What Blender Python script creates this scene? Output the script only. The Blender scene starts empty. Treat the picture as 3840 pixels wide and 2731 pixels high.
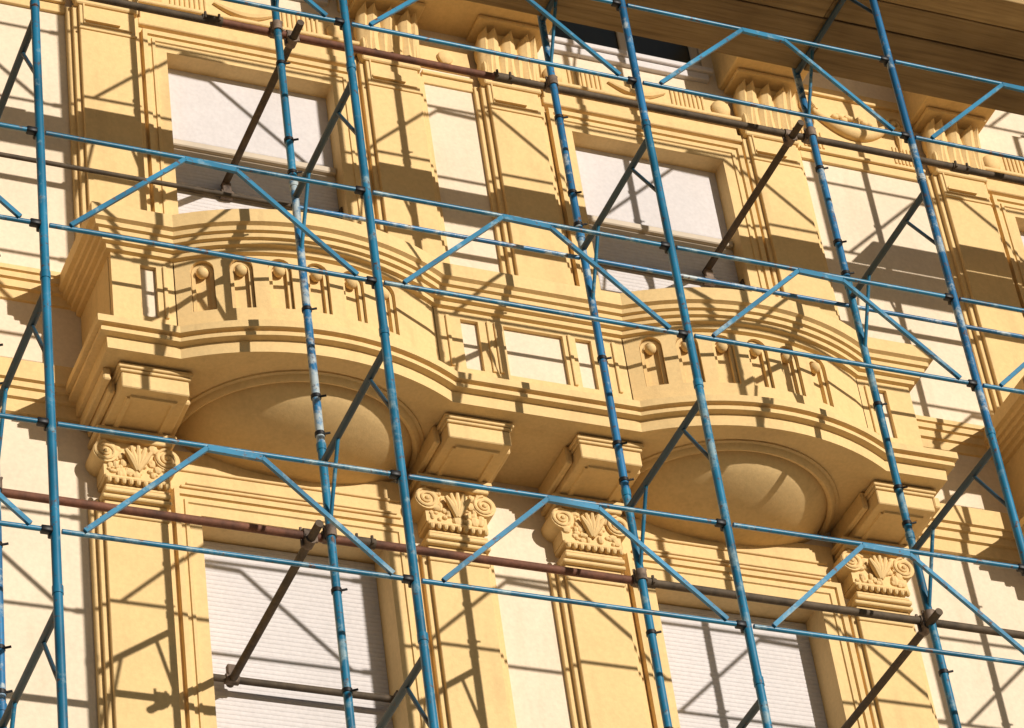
import bpy, bmesh, math, random
from mathutils import Vector, Matrix

random.seed(7)
scene = bpy.context.scene
col = scene.collection
ZG = 15.87                       # height of the reference scaffold level above the ground
rad = math.radians

# ------------------------------------------------------------------ camera
cam_data = bpy.data.cameras.new('camera')
cam = bpy.data.objects.new('camera', cam_data); col.objects.link(cam)
yaw, pit, rol = 0.48017986, 0.68368511, -0.15485434
fwd = Vector((math.sin(yaw)*math.cos(pit), math.cos(yaw)*math.cos(pit), math.sin(pit)))
rgt0 = Vector((math.cos(yaw), -math.sin(yaw), 0)); up0 = rgt0.cross(fwd)
c_, s_ = math.cos(rol), math.sin(rol)
rgt = c_*rgt0 + s_*up0; up = -s_*rgt0 + c_*up0
m3 = Matrix((rgt, up, -fwd)).transposed()
cam.matrix_world = Matrix.Translation((-5.604036, -12.162697, ZG-14.266961)) @ m3.to_4x4()
cam_data.sensor_width = 36; cam_data.lens = 114.854
cam_data.clip_start = 0.1; cam_data.clip_end = 2000
scene.camera = cam

# ------------------------------------------------------------------ light
to_sun = Vector((0.413, -1.0, 0.29)).normalized()
el = math.asin(to_sun.z); az = math.atan2(to_sun.x, to_sun.y)
world = bpy.data.worlds.new('World'); scene.world = world; world.use_nodes = True
wn = world.node_tree.nodes; wl = world.node_tree.links
sky = wn.new('ShaderNodeTexSky'); sky.sky_type = 'NISHITA'; sky.sun_disc = False
sky.sun_elevation = el; sky.sun_rotation = az
sky.air_density = 1.0; sky.dust_density = 0.8; sky.ozone_density = 0.6; sky.altitude = 50
wl.new(sky.outputs[0], wn['Background'].inputs[0]); wn['Background'].inputs[1].default_value = 0.05
sun_data = bpy.data.lights.new('sun', 'SUN'); sun_data.energy = 5.0; sun_data.angle = rad(0.5)
sun_data.color = (1.0, 0.915, 0.82)
sun = bpy.data.objects.new('sun', sun_data); col.objects.link(sun)
sun.rotation_euler = (-to_sun).to_track_quat('-Z', 'Y').to_euler(); sun.location = (10, -25, 30)
vs = scene.view_settings
vs.view_transform = 'Standard'; vs.look = 'None'; vs.exposure = -0.1; vs.gamma = 1.0; vs.use_curve_mapping = False

# ------------------------------------------------------------------ materials
def new_mat(name):
    m = bpy.data.materials.new(name); m.use_nodes = True
    return m, m.node_tree.nodes, m.node_tree.links, m.node_tree.nodes['Principled BSDF']
def noise(n, l, scale, detail=4, rough=.55, vec=None):
    t = n.new('ShaderNodeTexNoise'); t.inputs['Scale'].default_value = scale
    t.inputs['Detail'].default_value = detail; t.inputs['Roughness'].default_value = rough
    if vec: l.new(vec, t.inputs['Vector'])
    return t
def ramp(n, l, fac, stops):
    r = n.new('ShaderNodeValToRGB'); e = r.color_ramp.elements
    while len(e) < len(stops): e.new(.5)
    for k, (p, c) in zip(e, stops): k.position = p; k.color = (*c, 1) if len(c) == 3 else c
    l.new(fac, r.inputs[0]); return r
def mixc(n, l, fac, a, b, mode='MIX'):
    x = n.new('ShaderNodeMix'); x.data_type = 'RGBA'; x.blend_type = mode
    for sock, v in ((x.inputs[0], fac), (x.inputs[6], a), (x.inputs[7], b)):
        if hasattr(v, 'is_linked'): l.new(v, sock)
        elif isinstance(v, (int, float)): sock.default_value = v
        else: sock.default_value = (*v, 1)
    return x.outputs[2]
def stucco(name, base, dirt, amt=.35, bump=.12):
    m, n, l, b = new_mat(name)
    g = n.new('ShaderNodeNewGeometry')
    sc = n.new('ShaderNodeVectorMath'); sc.operation = 'MULTIPLY'; sc.inputs[1].default_value = (2.2, 2.2, .35)
    l.new(g.outputs['Position'], sc.inputs[0])
    n1 = noise(n, l, 1.3, 5, .6, g.outputs['Position']); n2 = noise(n, l, 2.6, 6, .65, sc.outputs[0])
    r1 = ramp(n, l, n1.outputs[0], [(.35, (0, 0, 0)), (.75, (1, 1, 1))])
    r2 = ramp(n, l, n2.outputs[0], [(.52, (0, 0, 0)), (.8, (1, 1, 1))])
    lo = tuple(c*.9 for c in base)
    c1 = mixc(n, l, r1.outputs[0], base, lo)
    mu = n.new('ShaderNodeMath'); mu.operation = 'MULTIPLY'; l.new(r2.outputs[0], mu.inputs[0]); mu.inputs[1].default_value = amt
    c2 = mixc(n, l, mu.outputs[0], c1, dirt)
    n4 = noise(n, l, 38, 3, .6, g.outputs['Position'])
    r4 = ramp(n, l, n4.outputs[0], [(.3, (.93, .93, .93)), (.7, (1.04, 1.04, 1.04))])
    c3 = mixc(n, l, 1.0, c2, r4.outputs[0], 'MULTIPLY')
    l.new(c3, b.inputs['Base Color'])
    b.inputs['Roughness'].default_value = .85; b.inputs['Specular IOR Level'].default_value = .25
    n3 = noise(n, l, 90, 4, .6, g.outputs['Position']); n5 = noise(n, l, 6, 3, .5, g.outputs['Position'])
    ad = n.new('ShaderNodeMath'); ad.operation = 'MULTIPLY_ADD'; l.new(n5.outputs[0], ad.inputs[0]); ad.inputs[1].default_value = 3.0; l.new(n3.outputs[0], ad.inputs[2])
    bp = n.new('ShaderNodeBump'); bp.inputs['Strength'].default_value = bump; bp.inputs['Distance'].default_value = .01
    l.new(ad.outputs[0], bp.inputs['Height']); l.new(bp.outputs[0], b.inputs['Normal'])
    return m
def paint(name, base, wear, rust, wear_lo, wear_hi, rough=.38):
    m, n, l, b = new_mat(name)
    tc = n.new('ShaderNodeNewGeometry'); oi = n.new('ShaderNodeObjectInfo')
    off = n.new('ShaderNodeVectorMath'); off.operation = 'ADD'; l.new(tc.outputs['Position'], off.inputs[0])
    cx = n.new('ShaderNodeCombineXYZ')
    k = n.new('ShaderNodeMath'); k.operation = 'MULTIPLY'; l.new(oi.outputs['Random'], k.inputs[0]); k.inputs[1].default_value = 50
    l.new(k.outputs[0], cx.inputs[0]); l.new(cx.outputs[0], off.inputs[1])
    n1 = noise(n, l, 5, 6, .7, off.outputs[0]); n2 = noise(n, l, 22, 5, .7, off.outputs[0]); n3 = noise(n, l, 2.2, 3, .5, off.outputs[0])
    tint = ramp(n, l, n3.outputs[0], [(.3, tuple(c*.55 for c in base)), (.7, tuple(min(1, c*1.22+.01) for c in base))])
    hs = n.new('ShaderNodeMath'); hs.operation = 'MULTIPLY_ADD'; l.new(oi.outputs['Random'], hs.inputs[0]); hs.inputs[1].default_value = .09; hs.inputs[2].default_value = -.045
    ad = n.new('ShaderNodeMath'); ad.operation = 'ADD'; l.new(n1.outputs[0], ad.inputs[0]); l.new(hs.outputs[0], ad.inputs[1])
    w = ramp(n, l, ad.outputs[0], [(wear_lo, (0, 0, 0)), (wear_hi, (1, 1, 1))])
    c1 = mixc(n, l, w.outputs[0], tint.outputs[0], wear)
    rr = ramp(n, l, n2.outputs[0], [(.58, (0, 0, 0)), (.66, (1, 1, 1))])
    c2 = mixc(n, l, rr.outputs[0], c1, rust)
    l.new(c2, b.inputs['Base Color']); b.inputs['Roughness'].default_value = rough
    bp = n.new('ShaderNodeBump'); bp.inputs['Strength'].default_value = .2; bp.inputs['Distance'].default_value = .004
    l.new(n2.outputs[0], bp.inputs['Height']); l.new(bp.outputs[0], b.inputs['Normal'])
    return m
def rusty(name, a, bcol, rough=.75):
    m, n, l, b = new_mat(name)
    g = n.new('ShaderNodeNewGeometry')
    n1 = noise(n, l, 9, 7, .7, g.outputs['Position']); n2 = noise(n, l, 60, 4, .6, g.outputs['Position'])
    r = ramp(n, l, n1.outputs[0], [(.3, a), (.7, bcol)])
    l.new(r.outputs[0], b.inputs['Base Color']); b.inputs['Roughness'].default_value = rough; b.inputs['Metallic'].default_value = .15
    bp = n.new('ShaderNodeBump'); bp.inputs['Strength'].default_value = .35; bp.inputs['Distance'].default_value = .004
    l.new(n2.outputs[0], bp.inputs['Height']); l.new(bp.outputs[0], b.inputs['Normal'])
    return m
def plain(name, c, rough=.6, metal=0, var=.12, scale=4):
    m, n, l, b = new_mat(name)
    g = n.new('ShaderNodeNewGeometry'); n1 = noise(n, l, scale, 5, .6, g.outputs['Position'])
    r = ramp(n, l, n1.outputs[0], [(.3, tuple(v*(1-var) for v in c)), (.7, tuple(min(1, v*(1+var*.5)) for v in c))])
    l.new(r.outputs[0], b.inputs['Base Color']); b.inputs['Roughness'].default_value = rough; b.inputs['Metallic'].default_value = metal
    return m
def wood(name):
    m, n, l, b = new_mat(name)
    g = n.new('ShaderNodeNewGeometry'); oi = n.new('ShaderNodeObjectInfo')
    mp = n.new('ShaderNodeVectorMath'); mp.operation = 'MULTIPLY'; mp.inputs[1].default_value = (.7, 14, 14); l.new(g.outputs['Position'], mp.inputs[0])
    ad = n.new('ShaderNodeVectorMath'); ad.operation = 'ADD'; l.new(mp.outputs[0], ad.inputs[0]); l.new(oi.outputs['Random'], ad.inputs[1])
    n1 = noise(n, l, 2.2, 8, .7, ad.outputs[0]); n2 = noise(n, l, 1.5, 3, .5, g.outputs['Position'])
    r = ramp(n, l, n1.outputs[0], [(.25, (.22, .145, .062)), (.5, (.42, .29, .13)), (.75, (.56, .41, .20))])
    st = ramp(n, l, n2.outputs[0], [(.4, (1, 1, 1)), (.75, (.62, .58, .5))])
    c = mixc(n, l, 1.0, r.outputs[0], st.outputs[0], 'MULTIPLY')
    rv = ramp(n, l, oi.outputs['Random'], [(0, (.62, .60, .58)), (1, (1.15, 1.12, 1.04))])
    c = mixc(n, l, 1.0, c, rv.outputs[0], 'MULTIPLY')
    l.new(c, b.inputs['Base Color']); b.inputs['Roughness'].default_value = .8
    bp = n.new('ShaderNodeBump'); bp.inputs['Strength'].default_value = .4; bp.inputs['Distance'].default_value = .006
    l.new(n1.outputs[0], bp.inputs['Height']); l.new(bp.outputs[0], b.inputs['Normal'])
    return m

OCHRE = stucco('ochre_stucco', (.765, .550, .262), (.52, .36, .175), .60, .14)
CREAM = stucco('cream_stucco', (.76, .645, .49), (.60, .48, .34), .5, .10)
WHITE = stucco('white_board', (.64, .61, .605), (.57, .54, .53), .35, .05)
BLUE = paint('blue_paint', (.008, .165, .30), (.22, .34, .38), (.10, .05, .03), .55, .66)
DTEAL = paint('dark_teal_paint', (.006, .045, .075), (.04, .07, .08), (.05, .03, .02), .58, .70, .5)
BLUEW = paint('worn_blue_paint', (.012, .15, .33), (.38, .45, .47), (.12, .06, .035), .52, .60)
BLUEL = paint('light_blue_paint', (.018, .20, .36), (.28, .40, .45), (.10, .05, .03), .58, .72, .32)
RUST = rusty('rusty_steel', (.055, .022, .012), (.22, .085, .045))
DRUST = rusty('dark_rusty_steel', (.035, .025, .015), (.12, .085, .05))
CLAMP = rusty('clamp_steel', (.03, .018, .012), (.30, .22, .16))
BLACK = plain('dark_pin_steel', (.012, .013, .015), .5, .3)
WOOD = wood('plank_wood')
GLASS = plain('dark_window_glass', (.016, .018, .010), .35)
FRAMEM = plain('window_timber', (.55, .47, .36), .6)
GROUND = plain('paving', (.13, .105, .08), .9, 0, .25, .6)
ROOFM = plain('roof_metal', (.12, .13, .12), .6)

# ------------------------------------------------------------------ mesh helpers
def set_smooth(me, angle=35):
    bm = bmesh.new(); bm.from_mesh(me); bmesh.ops.recalc_face_normals(bm, faces=bm.faces)
    for f in bm.faces: f.smooth = True
    lim = rad(angle)
    for e in bm.edges:
        e.smooth = len(e.link_faces) == 2 and e.calc_face_angle(9) < lim
    bm.to_mesh(me); bm.free()
class MB:
    def __init__(s): s.v = []; s.f = []
    def add(s, vs, fs):
        o = len(s.v); s.v += [tuple(p) for p in vs]; s.f += [[i+o for i in f] for f in fs]; return s
    def box(s, x0, x1, y0, y1, z0, z1, b=0):
        if b <= 0:
            p = [(x, y, z) for z in (z0, z1) for y in (y0, y1) for x in (x0, x1)]
            return s.add(p, [(0, 1, 3, 2), (4, 6, 7, 5), (0, 4, 5, 1), (2, 3, 7, 6), (0, 2, 6, 4), (1, 5, 7, 3)])
        bm = bmesh.new(); bmesh.ops.create_cube(bm, size=1)
        bmesh.ops.scale(bm, verts=bm.verts, vec=(x1-x0, y1-y0, z1-z0))
        bmesh.ops.translate(bm, verts=bm.verts, vec=((x0+x1)/2, (y0+y1)/2, (z0+z1)/2))
        bmesh.ops.bevel(bm, geom=bm.edges[:], offset=b, segments=1, affect='EDGES')
        return s.bm(bm)
    def bm(s, bm):
        bm.verts.index_update()
        s.add([v.co[:] for v in bm.verts], [[v.index for v in f.verts] for f in bm.faces]); bm.free(); return s
    def tube(s, a, b, r, n=12, r2=None):
        a = Vector(a); b = Vector(b); d = (b-a).normalized()
        u = d.orthogonal().normalized(); w = d.cross(u); r2 = r if r2 is None else r2
        vs = []
        for p, q in ((a, r), (b, r2)):
            vs += [p+(u*math.cos(2*math.pi*i/n)+w*math.sin(2*math.pi*i/n))*q for i in range(n)]
        fs = [(i, (i+1) % n, n+(i+1) % n, n+i) for i in range(n)]+[list(range(n))[::-1], list(range(n, 2*n))]
        return s.add(vs, fs)
    def pipe(s, pts, r, n=8, flat=None):
        pts = [Vector(p) for p in pts]; rings = []
        for i, p in enumerate(pts):
            d = (pts[min(i+1, len(pts)-1)]-pts[max(i-1, 0)]).normalized()
            u = flat if flat is not None else Vector((0, 1, 0))
            u = (u-d*u.dot(d)).normalized() if abs(u.dot(d)) < .99 else d.orthogonal().normalized()
            w = d.cross(u)
            rings.append([p+(u*math.cos(2*math.pi*k/n)+w*math.sin(2*math.pi*k/n))*(r[i] if isinstance(r, (list, tuple)) else r) for k in range(n)])
        vs = [q for rg in rings for q in rg]; fs = []
        for i in range(len(pts)-1):
            for k in range(n):
                fs.append((i*n+k, i*n+(k+1) % n, (i+1)*n+(k+1) % n, (i+1)*n+k))
        fs += [list(range(n))[::-1], list(range((len(pts)-1)*n, len(pts)*n))]
        return s.add(vs, fs)
    def ball(s, c, r, sx=1, sy=1, sz=1, n=10, m=7):
        vs = []; fs = []
        for j in range(m+1):
            t = math.pi*j/m
            for i in range(n):
                a = 2*math.pi*i/n
                vs.append((c[0]+r*sx*math.sin(t)*math.cos(a), c[1]+r*sy*math.sin(t)*math.sin(a), c[2]+r*sz*math.cos(t)))
        for j in range(m):
            for i in range(n): fs.append((j*n+i, j*n+(i+1) % n, (j+1)*n+(i+1) % n, (j+1)*n+i))
        return s.add(vs, fs)
    def sweep(s, path, prof, mapf, sign=1, closed=True):
        P = [Vector(p) for p in path]; N = []
        for i in range(len(P)-1):
            d = (P[i+1]-P[i]).normalized(); N.append(Vector((d.y, -d.x))*sign)
        M = []
        for i in range(len(P)):
            if i == 0: M.append(N[0])
            elif i == len(P)-1: M.append(N[-1])
            else: M.append((N[i-1]+N[i])/(1+N[i-1].dot(N[i])))
        k = len(prof); vs = []; fs = []
        for p, m in zip(P, M):
            for d, h in prof:
                q = p+m*d; vs.append(mapf(q.x, q.y, h))
        kk = k if closed else k-1
        for i in range(len(P)-1):
            for j in range(kk): fs.append((i*k+j, i*k+(j+1) % k, (i+1)*k+(j+1) % k, (i+1)*k+j))
        if closed: fs += [list(range(k)), list(range((len(P)-1)*k, len(P)*k))[::-1]]
        return s.add(vs, fs)
    def build(s, name, mat, parent=None, smooth=None, mesh_only=False, local=False):
        me = bpy.data.meshes.new(name)
        if local: c = Vector((0, 0, 0))
        else:
            lo = [min(p[i] for p in s.v) for i in range(3)]; hi = [max(p[i] for p in s.v) for i in range(3)]
            c = Vector(((lo[0]+hi[0])/2, (lo[1]+hi[1])/2, (lo[2]+hi[2])/2))
        me.from_pydata([tuple(Vector(p)-c) for p in s.v], [], s.f); me.materials.append(mat)
        set_smooth(me, smooth if smooth else 25); me.update()
        if mesh_only: return me
        return link(name, me, c+Vector((0, 0, ZG)), parent)
WLOC = {}
def link(name, me, world_loc, parent=None):
    o = bpy.data.objects.new(name, me); col.objects.link(o)
    base = WLOC[parent.name] if parent else Vector((0, 0, 0))
    o.location = Vector(world_loc)-base; o.parent = parent; WLOC[o.name] = Vector(world_loc)
    return o
def empty(name, loc):
    o = bpy.data.objects.new(name, None); col.objects.link(o); o.location = loc; o.empty_display_size = .5
    WLOC[o.name] = Vector(loc); return o
def tag(o, label=None, cat=None, group=None, kind=None):
    for k, v in (('label', label), ('category', cat), ('group', group), ('kind', kind)):
        if v: o[k] = v
    return o
def copy_tree(o, parent, shift, root_shift=True):
    c = o.copy(); col.objects.link(c); c.parent = parent
    if root_shift: c.location = o.location+Vector(shift)
    for ch in list(o.children): copy_tree(ch, c, shift, False)
    return c

# ------------------------------------------------------------------ ground
g = MB(); g.add([(-300, -300, -ZG), (300, -300, -ZG), (300, 300, -ZG), (-300, 300, -ZG)], [(0, 1, 2, 3)])
tag(g.build('ground', GROUND), kind='structure')

# ------------------------------------------------------------------ the building
YW = 2.35; XC = 1.79; PER = 6.5
bld = empty('building', (XC, 7, 0))
tag(bld, 'ochre and cream plaster building facade with bowed balcony and pilasters behind the scaffolding', 'building')
XL, XR = XC-1.5*PER, XC+1.5*PER
ZB, ZT = -ZG, 7.0
holes = []
for k in (-1, 0, 1):
    for w in (-1.47, 1.47):
        x = XC+k*PER+w
        holes += [(x-.63, x+.63, -4.9, -2.54), (x-.63, x+.63, -.55, 1.33), (x-.62, x+.62, 2.2125, 4.3)]
xs = sorted({XL, XR, *[h[0] for h in holes], *[h[1] for h in holes]}); zs = sorted({ZB, ZT, *[h[2] for h in holes], *[h[3] for h in holes]})
w = MB()
for i in range(len(xs)-1):
    for j in range(len(zs)-1):
        cx, cz = (xs[i]+xs[i+1])/2, (zs[j]+zs[j+1])/2
        if any(h[0] < cx < h[1] and h[2] < cz < h[3] for h in holes): continue
        w.add([(xs[i], YW, zs[j]), (xs[i+1], YW, zs[j]), (xs[i+1], YW, zs[j+1]), (xs[i], YW, zs[j+1])], [(0, 1, 2, 3)])
for h in holes:
    a, b, c, d = h
    if c < 2: continue
    for q in (((a, c), (a, d)), ((a, d), (b, d)), ((b, d), (b, c)), ((b, c), (a, c))):
        (p0, r0), (p1, r1) = q
        w.add([(p0, YW, r0), (p1, YW, r1), (p1, 2.62, r1), (p0, 2.62, r0)], [(0, 1, 2, 3)])
w.box(XL, XR, 2.62, 13, ZB, ZT)
w.build('wall', CREAM, bld)
r = MB(); r.box(XL-.5, XR+.5, 1.75, 13.5, ZT+.002, ZT+.35, .02); r.build('roof', ROOFM, bld)

# profile of the balcony mouldings, outward distance and height
TOPP = [(.05, -.855), (.11, -.872), (.145, -.885), (.145, -.985), (.118, -.997), (.114, -1.028), (.092, -1.033), (.088, -1.062), (.064, -1.067), (.06, -1.094), (.032, -1.099), (.028, -1.130), (.0, -1.137), (-.05, -1.138), (-.05, -.855)]
BASEP = [(0, -1.66), (.04, -1.70), (.10, -1.755), (.14, -1.765), (.14, -1.815), (.108, -1.82), (.106, -1.832), (.116, -1.835), (.116, -1.862), (.07, -1.868), (.066, -1.95), (-.06, -1.953), (-.06, -1.66)]
STRU = [(.02, -.86), (.085, -.87), (.085, -.905), (.068, -.91), (.066, -.95), (.046, -.955), (.044, -1.01), (.022, -1.015), (.018, -1.085), (-.008, -1.09), (-.008, -.86)]
STRL = [(.02, -1.62), (.10, -1.635), (.10, -1.775), (.078, -1.78), (.076, -1.82), (.055, -1.825), (.052, -1.88), (.03, -1.885), (.024, -1.975), (-.008, -1.98), (-.008, -1.62)]
plan = lambda a, b, h: (a, b, h)
HALF, YF, BC, BH, SAG = 2.72, 1.73, 1.485, .84, .225
BR = (BH*BH+SAG*SAG)/(2*SAG)
def bow(bc, n=20):
    t0 = math.asin(BH/BR); yc = YF-SAG+BR
    return [(bc+BR*math.sin(t), yc-BR*math.cos(t)) for t in [-t0+2*t0*i/n for i in range(n+1)]]
def bow_map(bc):
    yc = YF-SAG+BR
    def f(s, z, d):
        t = s/BR; return (bc+(BR+d)*math.sin(t), yc-(BR+d)*math.cos(t), z)
    return f
def flat_map(s, z, d): return (s, YF-d, z)
def holed(outer, hs, mapf, depth):
    bm = bmesh.new(); ed = []
    for loop in [outer]+hs:
        vv = [bm.verts.new((a, b, 0)) for a, b in loop]
        ed += [bm.edges.new((vv[i], vv[(i+1) % len(vv)])) for i in range(len(vv))]
    bmesh.ops.triangle_fill(bm, edges=ed, use_beauty=True, use_dissolve=False)
    bm.verts.index_update()
    mb = MB(); mb.add([mapf(v.co.x, v.co.y, 0) for v in bm.verts], [[v.index for v in f.verts] for f in bm.faces]); bm.free()
    for hl in hs+[outer]:
        k = len(hl); vs = [mapf(a, b, 0) for a, b in hl]+[mapf(a, b, -depth) for a, b in hl]
        mb.add(vs, [(i, (i+1) % k, k+(i+1) % k, k+i) for i in range(k)])
    return mb
def rect(a, b, c, d, n=1): return [(a+(b-a)*i/n, c) for i in range(n)]+[(b, c)]+[(b-(b-a)*i/n, d) for i in range(n)]+[(a, d)]
def arch(c, hw, z0, z1, n=8):
    r_ = [(c-hw, z0), (c+hw, z0)]
    return r_+[(c+hw*math.cos(math.pi*i/n), z1-hw+hw*math.sin(math.pi*i/n)) for i in range(n+1)]

def make_balcony(x0):
    path = [(-HALF, YW-.002), (-HALF, YF)]+bow(-BC)+bow(BC)+[(HALF, YF), (HALF, YW-.002)]
    path = [(x0+a, b) for a, b in path]
    core = MB().sweep(path, [(-.055, -1.12), (-.055, -1.70), (-.3, -1.70), (-.3, -1.12)], plan)
    bal = core.build('balcony', OCHRE, bld)
    MB().sweep(path, TOPP, plan).build('top_cornice', OCHRE, bal)
    MB().sweep(path, BASEP, plan).build('base_cornice', OCHRE, bal)
    # top and underside slabs
    for nm, zt, zb in (('coping_slab', -.86, -1.0), ('soffit', -1.86, -1.945)):
        n_ = len(path); m = MB(); inner = [(p[0], p[1]+.02 if 1 < i < n_-2 else p[1]) for i, p in enumerate(path)]
        m.add([(a, b, zt) for a, b in inner]+[(a, b, zb) for a, b in inner], [list(range(n_)), list(range(n_, 2*n_))[::-1]]+[(i, (i+1) % n_, n_+(i+1) % n_, n_+i) for i in range(n_)])
        m.build(nm, OCHRE, bal)
    # fronts
    L = BR*math.asin(BH/BR)
    for sgn in (-1, 1):
        bc = x0+sgn*BC; f = bow_map(bc)
        SL = (-.71, -.475, -.24, -.005, .23, .465)
        hs = [arch(s, .072, -1.55, -1.155) for s in SL]
        holed(rect(-L+.004, L-.004, -1.69, -1.11, 24), hs, f, .057).build('arcaded_panel', OCHRE, bal, 20)
        for s in SL:
            MB().ball(f(s, -1.235, -.024), .038, n=12, m=8).build('ball_ornament', OCHRE, bal, 60)
            al = arch(s, .068, -1.548, -1.159)
            MB().sweep(al[1:]+[al[0]], [(0, -.054), (0, -.026), (-.022, -.026), (-.022, -.054)], lambda a, z, h: f(a, z, h), 1).build('arch_fillet', OCHRE, bal, 20)
    panels = {(-HALF+.004, -BC-BH-.004): [(-2.535, -2.435)], (-BC+BH+.004, BC-BH-.004): [(-.47, -.35), (-.18, .225), (.31, .42)], (BC+BH+.004, HALF-.004): [(2.435, 2.535)]}
    for (a, b), ps in panels.items():
        holed(rect(x0+a, x0+b, -1.69, -1.11), [rect(x0+p, x0+q, -1.60, -1.20) for p, q in ps], flat_map, .046).build('parapet_face', OCHRE, bal)
        for p, q in ps:
            MB().box(x0+p-.012, x0+q+.012, YF+.03, YF+.043, -1.61, -1.19).build('cream_panel', CREAM, bal)
    for a in (-.285, -.235, .265, .50, -.56, .57, -2.385, 2.385):       # thin raised strips on the parapet
        MB().box(x0+a-.012, x0+a+.012, YF-.014, YF+.001, -1.60, -1.19, .003).build('fillet', OCHRE, bal)
    for sg in (-1, 1):                                                  # side faces of the parapet
        a, b = sorted((x0+sg*HALF, x0+sg*(HALF-.08)))
        MB().box(a, b, YF+.0475, YW-.004, -1.69, -1.11).build('parapet_face', OCHRE, bal)
    # corbels
    for cx in (-2.465, -.42, .455, 2.52):
        a, b = x0+cx-.205, x0+cx+.205; m = MB()
        m.box(a, b, 1.785, YW-.002, -2.12, -2.012, .006)
        m.box(a-.010, b+.010, 1.772, YW-.002, -2.011, -1.992, .004); m.box(a-.022, b+.022, 1.758, YW-.002, -1.991, -1.962, .004); m.box(a+.01, b-.01, 1.80, YW-.002, -1.961, -1.94)
        m.box(a-.045, a-.002, 1.90, YW-.002, -2.08, -1.95, .01); m.box(b+.002, b+.045, 1.90, YW-.002, -2.08, -1.95, .01)
        if cx < -2: m.box(a-.092, a-.046, 1.84, YW-.002, -2.035, -1.95, .008)
        if cx > 2: m.box(b+.046, b+.092, 1.84, YW-.002, -2.035, -1.95, .008)
        cb = m.build('corbel', OCHRE, bal)
        p = MB().sweep([(a+.07, 1.87), (b-.07, 1.87), (b-.07, 2.27), (a+.07, 2.27), (a+.07, 1.875)], [(-.018, -2.1195), (-.012, -2.133), (.012, -2.133), (.018, -2.1195)], plan)
        p.build('soffit_moulding', OCHRE, bal)
    # bowls under the bows
    for sgn in (-1, 1):
        bc = x0+sgn*1.43; rx, ry, dp = .77, .73, .26; vs = []; fs = []; nr, na = 12, 28
        for j in range(nr+1):
            q = j/nr
            for i in range(na+1):
                t = math.pi*i/na; u = math.cos(t)*q; v_ = math.sin(t)*q
                vs.append((bc-u*rx, YW+.02-v_*ry, -1.94-dp*(1-q*q)**.62))
        for j in range(nr):
            for i in range(na): fs.append((j*(na+1)+i, j*(na+1)+i+1, (j+1)*(na+1)+i+1, (j+1)*(na+1)+i))
        m = MB(); m.add(vs, fs); m.build('bowl_corbel', OCHRE, bal, 40)
        m = MB(); ring = [(bc-math.cos(math.pi*i/32)*(rx+.03), YW+.02-math.sin(math.pi*i/32)*(ry+.03)) for i in range(33)]
        m.sweep(ring, [(-.045, -1.938), (-.045, -1.975), (-.02, -1.99), (.0, -1.98), (.012, -1.96), (.03, -1.955), (.034, -1.938)], plan)
        m.build('rim_moulding', OCHRE, bal, 40)
    return bal

def volute(m, cx, z, y0, y1, r):
    m.tube((cx, y1, z), (cx, y0, z), r, 18)
    pts = []
    sg = 1
    for i in range(30):
        t = i/29*2*math.pi*1.9; rr = r*(1-.8*i/29)*.93
        pts.append((cx+sg*rr*math.cos(t+1.6), y0-.004, z+rr*math.sin(t+1.6)))
    m.pipe(pts, .009, 6)
    m.ball((cx, y0-.004, z), .015, n=8, m=6)

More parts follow.
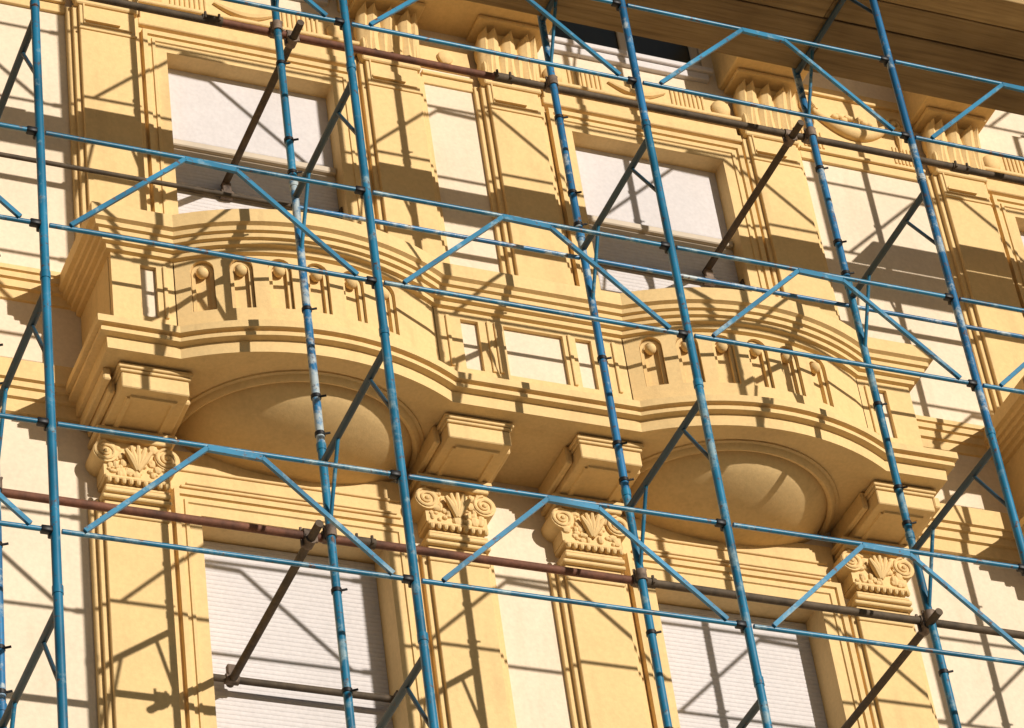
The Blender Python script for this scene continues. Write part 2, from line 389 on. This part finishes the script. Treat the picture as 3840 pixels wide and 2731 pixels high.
def make_pilaster(px, upper):
    z0, z1 = (-.74, 1.53) if upper else (-7.5, -2.60)
    m = MB(); m.box(px-.19, px+.19, 2.25, YW+.02, z0, z1, .004)
    pil = m.build('pilaster', OCHRE, bld)
    m = MB(); m.box(px-.225, px+.225, 2.283, YW+.018, z0, z1+.02, .004); m.box(px-.262, px+.262, 2.318, YW+.016, z0, z1+.03, .004)
    m.build('backing_strip', OCHRE, pil)
    c = MB()
    if upper:
        m = MB()
        m.box(px-.196, px+.196, 2.238, 2.252, 1.30, 1.318, .003)
        m.box(px-.155, px+.165, 2.24, 2.252, 1.348, 1.360, .003); m.box(px-.167, px-.155, 2.24, 2.252, 1.348, 1.55, .003)
        n_ = 14; el_ = [(px-.04+.12*math.cos(math.pi*i/n_), 1.374+.075*math.sin(math.pi*i/n_)) for i in range(n_+1)]
        m.add([(a, 2.228, b) for a, b in el_]+[(a, 2.252, b) for a, b in el_], [list(range(n_+1))]+[(i, (i+1) % (n_+1), n_+1+(i+1) % (n_+1), n_+1+i) for i in range(n_+1)])
        m.build('necking_ornament', OCHRE, pil)
        # leafy capital
        c.box(px-.215, px+.215, 2.235, YW+.01, 1.535, 1.575, .008)
        c.box(px-.185, px+.185, 2.225, YW+.01, 1.575, 2.03)
        def leaf(lx, zb, h, wd, out, curl, yb):
            nv, nu = 12, 8; vs = []; fs = []
            for j in range(nv+1):
                v = j/nv; ww = wd*(1 if v < .62 else math.sqrt(max(.02, 1-((v-.62)/.385)**2)))
                y = yb-out*(.3+.7*v**2.2); z = zb+h*v
                if v > .85: z -= curl*(v-.85)*1.5; y -= curl*(v-.85)
                for i in range(nu+1):
                    u = i/nu*2-1
                    vs.append((lx+u*ww/2, y+.05*u*u-.010*abs(math.cos(u*4.7)), z))
            for j in range(nv):
                for i in range(nu): fs.append((j*(nu+1)+i, j*(nu+1)+i+1, (j+1)*(nu+1)+i+1, (j+1)*(nu+1)+i))
            c.add(vs, fs)
        for i in range(4): leaf(px-.159+.106*i, 1.575, .25, .112, .05, .1, 2.232)
        for i in range(3): leaf(px-.125+.125*i, 1.62, .40, .128, .085, .12, 2.238)
        for s in (-1, 1):
            leaf(px+s*.185, 1.60, .42, .10, .09, .1, 2.25)
            for i, zz in enumerate((1.68, 1.86)): c.ball((px+s*.195, 2.28, zz), .07, .5, 1, 1.8)
        c.box(px-.25, px+.25, 2.10, YW+.01, 2.032, 2.066, .008)
    else:
        # scroll capital with leaf centre and banded necking
        c.box(px-.245, px+.245, 2.15, YW+.01, -2.165, -2.125, .006); c.box(px-.225, px+.225, 2.17, YW+.01, -2.20, -2.168, .006)
        c.box(px-.20, px+.20, 2.205, YW+.01, -2.45, -2.20)
        for s in (-1, 1): volute(c, px+s*.188, -2.29, 2.185, YW+.005, .078)
        for i in range(60):
            a = random.uniform(-.17, .17); b = random.uniform(-2.44, -2.22)
            c.ball((px+a, 2.203, b), random.uniform(.012, .028), random.uniform(.7, 1.5), .9, random.uniform(.7, 1.5), 8, 6)
        for i in range(5):
            t = (i-2)*.45; c.pipe([(px, 2.19, -2.40), (px+.05*math.sin(t), 2.165, -2.34), (px+.10*math.sin(t), 2.15, -2.34+.09*math.cos(t))], [.02, .024, .012], 8)
        c.box(px-.198, px+.198, 2.19, YW+.01, -2.475, -2.45, .006)
        for i in range(9): c.ball((px-.176+.044*i, 2.19, -2.495), .021, .8, 1, 1, 8, 6)
        c.box(px-.192, px+.192, 2.205, YW+.01, -2.535, -2.515, .004); c.box(px-.20, px+.20, 2.195, YW+.01, -2.57, -2.54, .006); c.box(px-.21, px+.21, 2.215, YW+.01, -2.60, -2.574, .006)
        c.box(px-.197, px+.197, 2.237, 2.26, -2.715, -2.69, .004)
    c.build('capital', OCHRE, pil, 30)
    return pil

def make_window(wx, upper):
    hw = .585; zb, zt = (-.55, 1.285) if upper else (-4.9, -2.58)
    ys = 2.44 if upper else 2.52
    mp = lambda a, b, h: (a, h, b)
    prof = [(0, ys+.02), (0, 2.30), (.075, 2.30), (.08, 2.288), (.10, 2.288), (.104, 2.30), (.128, 2.30), (.132, 2.282), (.165, 2.278), (.17, YW+.02), (.06, YW+.02), (.03, ys+.02)]
    win = MB().sweep([(wx-hw, zb), (wx-hw, zt), (wx+hw, zt), (wx+hw, zb)], prof, mp, -1).build('window', OCHRE, bld)
    if upper:
        for a, b in ((.60, zt+.001), (zb, .478)):
            MB().box(wx-hw+.001, wx+hw-.001, ys, ys+.03, a, b).build('white_panel', WHITE, win)
        m = MB(); m.box(wx-hw+.001, wx+hw-.001, ys-.02, ys+.04, .48, .53, .006); m.box(wx-hw+.001, wx+hw-.001, ys-.045, ys+.04, .545, .60, .008); m.box(wx-hw+.002, wx+hw-.002, ys-.01, ys+.04, .53, .545)
        m.build('transom_bar', FRAMEM, win)
        m = MB(); m.box(wx-hw-.19, wx+hw+.19, 2.285, YW+.01, 1.50, 1.56, .006); m.box(wx-hw-.17, wx+hw+.17, 2.30, YW+.01, 1.56, 1.64, .004); m.box(wx-hw-.21, wx+hw+.21, 2.265, YW+.01, 1.64, 1.668, .005); m.box(wx-hw-.23, wx+hw+.23, 2.24, YW+.01, 1.668, 1.70, .006)
        m.build('hood_moulding', OCHRE, win)
        m = MB()                                                    # frieze with flutes and bosses over the hood
        m.box(wx-.74, wx+.74, 2.31, YW+.01, 1.705, 1.93, .004)
        for s in (-1, 1):
            m.ball((wx+s*.66, 2.30, 1.80), .075, 1, .6, 1.1, 12, 8)
            for i in range(8): m.tube((wx+s*(.28+.035*i), 2.308, 1.73), (wx+s*(.28+.035*i), 2.308, 1.91), .012, 8)
        m.pipe([(wx-.22+.44*i/12, 2.30, 1.86-.075*math.sin(math.pi*i/12)) for i in range(13)], [.014+.018*math.sin(math.pi*i/12) for i in range(13)], 8)
        m.build('frieze_relief', OCHRE, win, 40)
        # third-storey window over it
        top = MB(); top.box(wx-.66, wx+.66, 2.285, 2.6, 2.165, 2.212, .006); top.box(wx-.63, wx+.63, 2.31, 2.5, 2.10, 2.164, .004)
        tw = tag(top.build('window', WHITE, bld), 'white sill of the dark top window')
        MB().box(wx-.619, wx+.619, 2.385, 2.40, 2.213, 4.299).build('pane', GLASS, tw)
        m = MB()
        for a, b in ((-.615, -.55), (-.03, .03), (.55, .615)): m.box(wx+a, wx+b, 2.362, 2.386, 2.214, 4.295, .006)
        m.build('sash', FRAMEM, tw)
    else:
        m = MB(); m.box(wx-.76, wx+.76, 2.312, YW+.01, -2.40, -2.10, .004)
        m.box(wx-.70, wx+.70, 2.295, 2.315, -2.385, -2.365, .004); m.box(wx-.67, wx+.67, 2.285, 2.315, -2.365, -2.35, .003)
        m.box(wx-.70, wx+.70, 2.298, 2.32, -2.258, -2.24, .004)
        m.build('lintel', OCHRE, win)
        MB().box(wx-hw+.001, wx+hw-.001, ys+.012, ys+.03, zb, zt+.001).build('white_panel', WHITE, win)
    return win

sl_me = None
def shutter(win, wx, z, zend, y):
    global sl_me
    if sl_me is None:
        m = MB(); m.sweep([(-.583, 0), (.583, 0)], [(-.004, -.0156), (.0012, -.0152), (.0028, -.012), (.0034, 0), (.0028, .012), (.0012, .0152), (-.004, .0156)], lambda a, b, h: (a, b, h))
        sl_me = m.build('slat', WHITE, None, None, True, True)
    while z > zend:
        link('slat', sl_me, (wx, y, z+ZG), win); z -= .0315

mod = []
mod.append(make_balcony(XC))
for cx in (-2.47, -.45, .45, 2.47):
    mod.append(make_pilaster(XC+cx, True)); mod.append(make_pilaster(XC+cx, False))
for cx in (-1.47, 1.47):
    uw = make_window(XC+cx, True); shutter(uw, XC+cx, .455, -.5, 2.436); mod.append(uw)
    lw = make_window(XC+cx, False); shutter(lw, XC+cx, -2.602, -4.88, 2.524); mod.append(lw)
# entablature blocks above the capitals, panels and reliefs between pilasters
for a, b in ((-2.76, -2.18), (-.76, .76), (2.18, 2.76)):
    m = MB(); m.box(XC+a, XC+b, 1.68, YW+.01, 2.068, 2.45, .01); m.box(XC+a-.05, XC+b+.05, 1.58, YW+.012, 2.452, 2.78, .01)
    mod.append(m.build('entablature', OCHRE, bld))
m = MB(); m.box(XC-.19, XC+.19, 2.335, YW+.01, 1.52, 1.60, .004); m.box(XC-.19, XC+.19, 2.315, YW+.012, 1.60, 1.63, .004)
m.box(XC-.19, XC+.19, 2.33, YW+.012, 1.68, 1.90, .004); m.ball((XC, 2.32, 1.79), .06, 1, .5, 1, 12, 8)
mod.append(m.build('panel_moulding', OCHRE, bld))
# frieze and garland on the flat bay between two oriels
xa, xb = XC+2.735, XC+PER-2.735
m = MB(); m.box(xa, xb, 2.325, YW+.01, 1.50, 1.575, .004); m.box(xa, xb, 2.30, YW+.012, 1.575, 1.60, .004); m.box(xa, xb, 2.335, YW+.012, 1.60, 2.30, .004); m.box(xa, xb, 2.31, YW+.012, 2.19, 2.215, .004)
xm = (xa+xb)/2
m.pipe([(xm-.36+.72*i/20, 2.32, 2.04-.20*math.sin(math.pi*i/20)) for i in range(21)], [.018+.035*math.sin(math.pi*i/20) for i in range(21)], 10)
for s in (-1, 1):
    m.pipe([(xm+s*.36+.075*(1-i/22)*math.cos(i*.55), 2.325, 2.04+.075*(1-i/22)*math.sin(i*.55)) for i in range(20)], .014, 7)
    for i in range(6): m.tube((xm+s*(.30+.03*i), 2.333, 1.64), (xm+s*(.30+.03*i), 2.333, 1.80), .010, 8)
    m.pipe([(xm+s*.36, 2.325, 1.98), (xm+s*.37, 2.315, 1.86), (xm+s*.36, 2.325, 1.76)], [.02, .03, .008], 8)
for i in range(9): m.ball((xm-.14+.035*i, 2.325, 2.0+.02*math.sin(i*2.3)), .026, 1.2, .8, .9, 8, 6)
mod.append(m.build('garland_relief', OCHRE, bld, 40))
# string courses on the flat bays
for prof in (STRU, STRL):
    mod.append(MB().sweep([(xa-.12, YW), (xb+.12, YW)], prof, plan).build('string_course', OCHRE, bld))
for k in (-1, 1):
    for o in mod: copy_tree(o, bld, (k*PER, 0, 0))

# ------------------------------------------------------------------ scaffold
BAY, LIFT, W, J0, GH = 1.866, 2.0, 1.017, -1.123, .667
sca = empty('scaffold', (1.87, .5, 0))
tag(sca, 'blue painted tube scaffold with lattice ledgers and rusty tie tubes in front of the facade', 'scaffold')
RP = .0242
m = MB(); m.tube((0, 0, -1.87), (0, 0, .13), RP, 16); m.tube((0, 0, .085), (0, 0, .131), RP+.004, 16); post_me = m.build('post', BLUE, None, 50, True, True)
m = MB(); m.tube((0, 0, -1.87), (0, 0, .13), RP, 16); m.tube((0, 0, .085), (0, 0, .131), RP+.004, 16); postw_me = m.build('post', BLUEW, None, 50, True, True)
m = MB(); m.tube((0, .02, 0), (0, W-.02, 0), .021, 12); tr_me = m.build('frame', DTEAL, None, 50, True, True)
m = MB(); m.pipe([(0, .26, -.015), (0, .01, -.435)], .012, 8, Vector((1, 0, 0))); gf_me = m.build('gusset', DTEAL, None, 50, True, True)
m = MB(); m.pipe([(0, .77, .0), (0, W-.01, -.43)], .012, 8, Vector((1, 0, 0))); gb_me = m.build('gusset', BLUE, None, 50, True, True)
m = MB(); m.tube((0, 0, 0), (.055, -.015, .012), .007, 8); m.tube((-.002, 0, -.012), (-.002, 0, .012), RP+.006, 12); pin_me = m.build('pin', BLACK, None, 50, True, True)
LINES = range(-2, 6); LEVELS = range(-2, 3)
for i in LINES:
    for k in LEVELS:
        J = J0-LIFT*k; x = BAY*i
        jx = random.uniform(-.006, .006)
        fr = link('frame', tr_me, (x, 0, J+ZG), sca)
        link('post', postw_me if (i == 2 and k <= 0) or (i == 1 and k <= -1) else post_me, (x+jx*.3, 0, J+ZG), fr)
        link('post', post_me if (i == 0 and k in (-1, 1, 2)) or (i == 2 and k >= 0) or (i == 1 and k >= 1) else postw_me, (x+jx*.3, W, J+ZG), fr)
        link('gusset', gf_me, (x, 0, J+ZG), fr); link('gusset', gb_me, (x, 0, J+ZG), fr)
        for dz in (-.88, -1.53, -1.80):
            link('pin', pin_me, (x, W, J+dz+ZG), fr)
    zb = J0-LIFT*LEVELS[-1]-1.87
    for y in (0, W):
        MB().tube((BAY*i, y, -ZG+.02), (BAY*i, y, zb-.001), RP, 14).build('post', BLUE, sca, 50)
        MB().box(BAY*i-.07, BAY*i+.07, y-.07, y+.07, -ZG+.002, -ZG+.02).build('base_plate', BLUE, sca)
# lattice ledgers on the street face
m = MB(); m.tube((.03, -.012, 0), (BAY-.03, -.012, 0), .0135, 12); m.tube((.03, -.012, -GH), (BAY-.03, -.012, -GH), .0135, 12)
gir_me = m.build('lattice_ledger', BLUE, None, 50, True, True)
def flatbar(p, w0, t):
    m = MB()
    for q_, (a, b) in enumerate(zip(p[:-1], p[1:])):
        w = w0*1.35 if q_ == 1 else w0
        a = Vector(a); b = Vector(b); d = (b-a).normalized(); n = Vector((d.z, 0, -d.x))*w/2; y = Vector((0, t/2, 0))
        vs = [q+s*n+r_*y for q in (a, b) for s in (-1, 1) for r_ in (-1, 1)]
        m.add(vs, [(0, 1, 3, 2), (4, 6, 7, 5), (0, 4, 5, 1), (2, 3, 7, 6), (0, 2, 6, 4), (1, 5, 7, 3)])
    return m
br_me = flatbar([(.14, -.03, -GH+.008), (.80, -.03, -.028), (1.09, -.03, -.040), (1.735, -.03, -GH+.008)], .025, .020).build('brace_bar', BLUEL, None, None, True, True)
m = MB(); m.box(-.075, -.018, -.030, .010, -.017, .017, .004); m.box(-.03, .0, .0, .034, -.022, .022, .004)
hook_me = m.build('hook', BLACK, None, 50, True, True)
for i in LINES[:-1]:
    for k in range(-3, 4):
        z = -LIFT*k; gd = link('lattice_ledger', gir_me, (BAY*i, 0, z+ZG), sca)
        link('brace_bar', br_me, (BAY*i, 0, z+ZG), gd)
        for dz in (0, -GH): link('hook', hook_me, (BAY*(i+1), 0, z+dz+ZG), gd)
# ledgers along the wall-side posts
m = MB(); m.tube((.02, 0, 0), (BAY-.02, 0, 0), .0145, 12); bl_me = m.build('ledger', BLUEW, None, 50, True, True)
m = MB(); m.tube((.02, 0, 0), (BAY-.02, 0, 0), .0145, 12); bl2_me = m.build('ledger', DRUST, None, 50, True, True)
for i in LINES[:-1]:
    for k in (0,):
        link('ledger', bl2_me if i == -1 else bl_me, (BAY*i, W+.02, J0-.055-LIFT*k+ZG), sca)
# rusty tie tubes and couplers
def coupler(x, y, z, par):
    m = MB(); m.tube((x-.035, y, z), (x+.035, y, z), .034, 12); m.tube((x, y-.05, z-.035), (x, y-.05, z+.035), .034, 12)
    m.box(x-.028, x+.028, y-.055, y+.03, z-.03, z+.03, .006); m.tube((x+.03, y+.0, z+.045), (x+.03, y-.06, z+.045), .008, 8); m.tube((x-.03, y-.03, z-.05), (x-.03, y-.03, z+.055), .008, 8)
    m.build('coupler', CLAMP, par, 40)
YT = W+.050
def tube_run(z, spans, ties):
    for a, b, mt in spans:
        t = MB().tube((a, YT, z), (b, YT, z+random.uniform(-.01, .01)), .0242, 14).build('tie_tube', mt, sca, 50)
        s = MB().tube((b-.075, YT, z), (b+.055, YT, z), .031, 14); s.tube((b-.06, YT-.03, z-.02), (b-.06, YT-.03, z+.03), .009, 8); s.tube((b+.03, YT-.03, z-.02), (b+.03, YT-.03, z+.03), .009, 8)
        s.build('sleeve', DRUST, t, 40)
        for i in LINES:
            if a < BAY*i < b: coupler(BAY*i, YT, z, t)
    for x, yend, mt in ties:
        t = MB().tube((x, W-.12, z-.046), (x, yend, z-.046), .0242, 14).build('tie_tube', mt, sca, 50)
        m = MB(); m.tube((x-.036, YT, z), (x+.036, YT, z), .034, 12); m.tube((x, YT-.035, z-.046), (x, YT+.035, z-.046), .034, 12); m.box(x-.03, x+.03, YT-.03, YT+.03, z-.04, z, .005); m.tube((x+.035, YT-.02, z-.06), (x+.035, YT-.02, z+.05), .009, 8)
        m.tube((x-.04, YT+.01, z-.08), (x-.04, YT+.01, z+.05), .009, 8)
        m.build('coupler', CLAMP, t, 40)
tube_run(.322, [(-4.2, -.4, DRUST), (-.4, 1.55, RUST), (1.55, 4.9, DRUST), (4.9, 9.6, DRUST)], [(.11, 2.435, DRUST), (3.59, 2.435, DRUST)])
tube_run(-3.605, [(-4.2, .22, RUST), (.22, 1.92, RUST), (1.92, 5.2, DRUST), (5.2, 9.6, DRUST)], [(-.11, 2.46, DRUST), (3.72, 2.50, DRUST)])
# spanner tubes wedged in the window openings
for x0, x1, y, z in ((-.262, .90, 2.405, .175), (2.68, 3.842, 2.405, .175), (-.262, .90, 2.42, -3.645), (2.68, 3.842, 2.46, -3.65)):
    t = MB().tube((x0+.002, y, z), (x1-.002, y, z), .022, 12); t.box(x0, x0+.012, y-.04, y+.04, z-.04, z+.04); t.box(x1-.012, x1, y-.04, y+.04, z-.04, z+.04)
    t = t.build('spanner_tube', DRUST, sca, 50)
    xc = .11 if x0 < 1 and z > 0 else (-.11 if x0 < 1 else (3.59 if z > 0 else 3.72))
    m = MB(); m.tube((xc-.04, y, z), (xc+.04, y, z), .032, 12); m.box(xc-.03, xc+.03, y-.03, y+.01, z-.03, z+.09, .005); m.build('coupler', CLAMP, t, 40)

# ------------------------------------------------------------------ loose planks of the walkways
rows = ('street-side edge row', 'second row from the street side', 'third row from the street side', 'wall-side edge row')
def plank(x0, x1, y0, y1, z0, label, grp, tilt=0):
    m = MB(); m.box(x0, x1, y0, y1, z0, z0+.045, .004)
    return tag(m.build('plank', WOOD), label, 'plank', grp)
for lev, zt in ((-1, J0+LIFT+.0215), (-2, J0+2*LIFT+.0215)):
    for r_ in range(4):
        y0 = .035+r_*.243; cuts = [-4.6, -.6+random.uniform(-.3, .3), 3.73+random.uniform(-.06, .06) if r_ % 2 else 2.2, 7.2+random.uniform(-.4, .4), 9.9]
        for j in range(4):
            lab = 'weathered brown plank, ' + rows[r_] + ' of the ' + ('lower' if lev == -1 else 'upper') + ' walkway, ' + ('far left', 'centre left', 'centre right', 'far right')[j] + ' length'
            plank(cuts[j]+.004, cuts[j+1]-.004, y0, y0+.232, zt+random.uniform(0, .012), lab, 'planks of the scaffold walkways')
m = MB(); zq = J0+LIFT+.0215+.05
m.add([(5.30, 1.005, zq), (9.2, 1.005, zq), (9.2, 1.005, zq+.24), (5.52, 1.005, zq+.24), (5.30, 1.035, zq), (9.2, 1.035, zq), (9.2, 1.035, zq+.24), (5.52, 1.035, zq+.24)], [(0, 1, 2, 3), (7, 6, 5, 4), (0, 4, 5, 1), (1, 5, 6, 2), (2, 6, 7, 3), (3, 7, 4, 0)])
tag(m.build('toe_board', WOOD), 'brown board standing on edge along the wall side of the lower walkway', 'board')
for j, (y0, y1, lab) in enumerate(((1.075, 1.33, 'brown plank added out of view to shade the right wall, nearer the scaffold posts'), (1.345, 1.60, 'brown plank added out of view to shade the right wall, nearest the wall'))):  # added planks, outside the view, that cast a shadow on the right wall
    plank(5.30+.03*j, 9.2, y0, y1, J0+.0215+.045, lab, 'planks of the scaffold walkways')
# bearers added to carry the two unseen shadow-casting planks
for x in (5.60, 7.464):
    for zz in (J0+.042,): MB().tube((x+.06, .30, zz), (x+.06, 1.66, zz), .021, 12).build('bracket', BLUE, sca, 50)
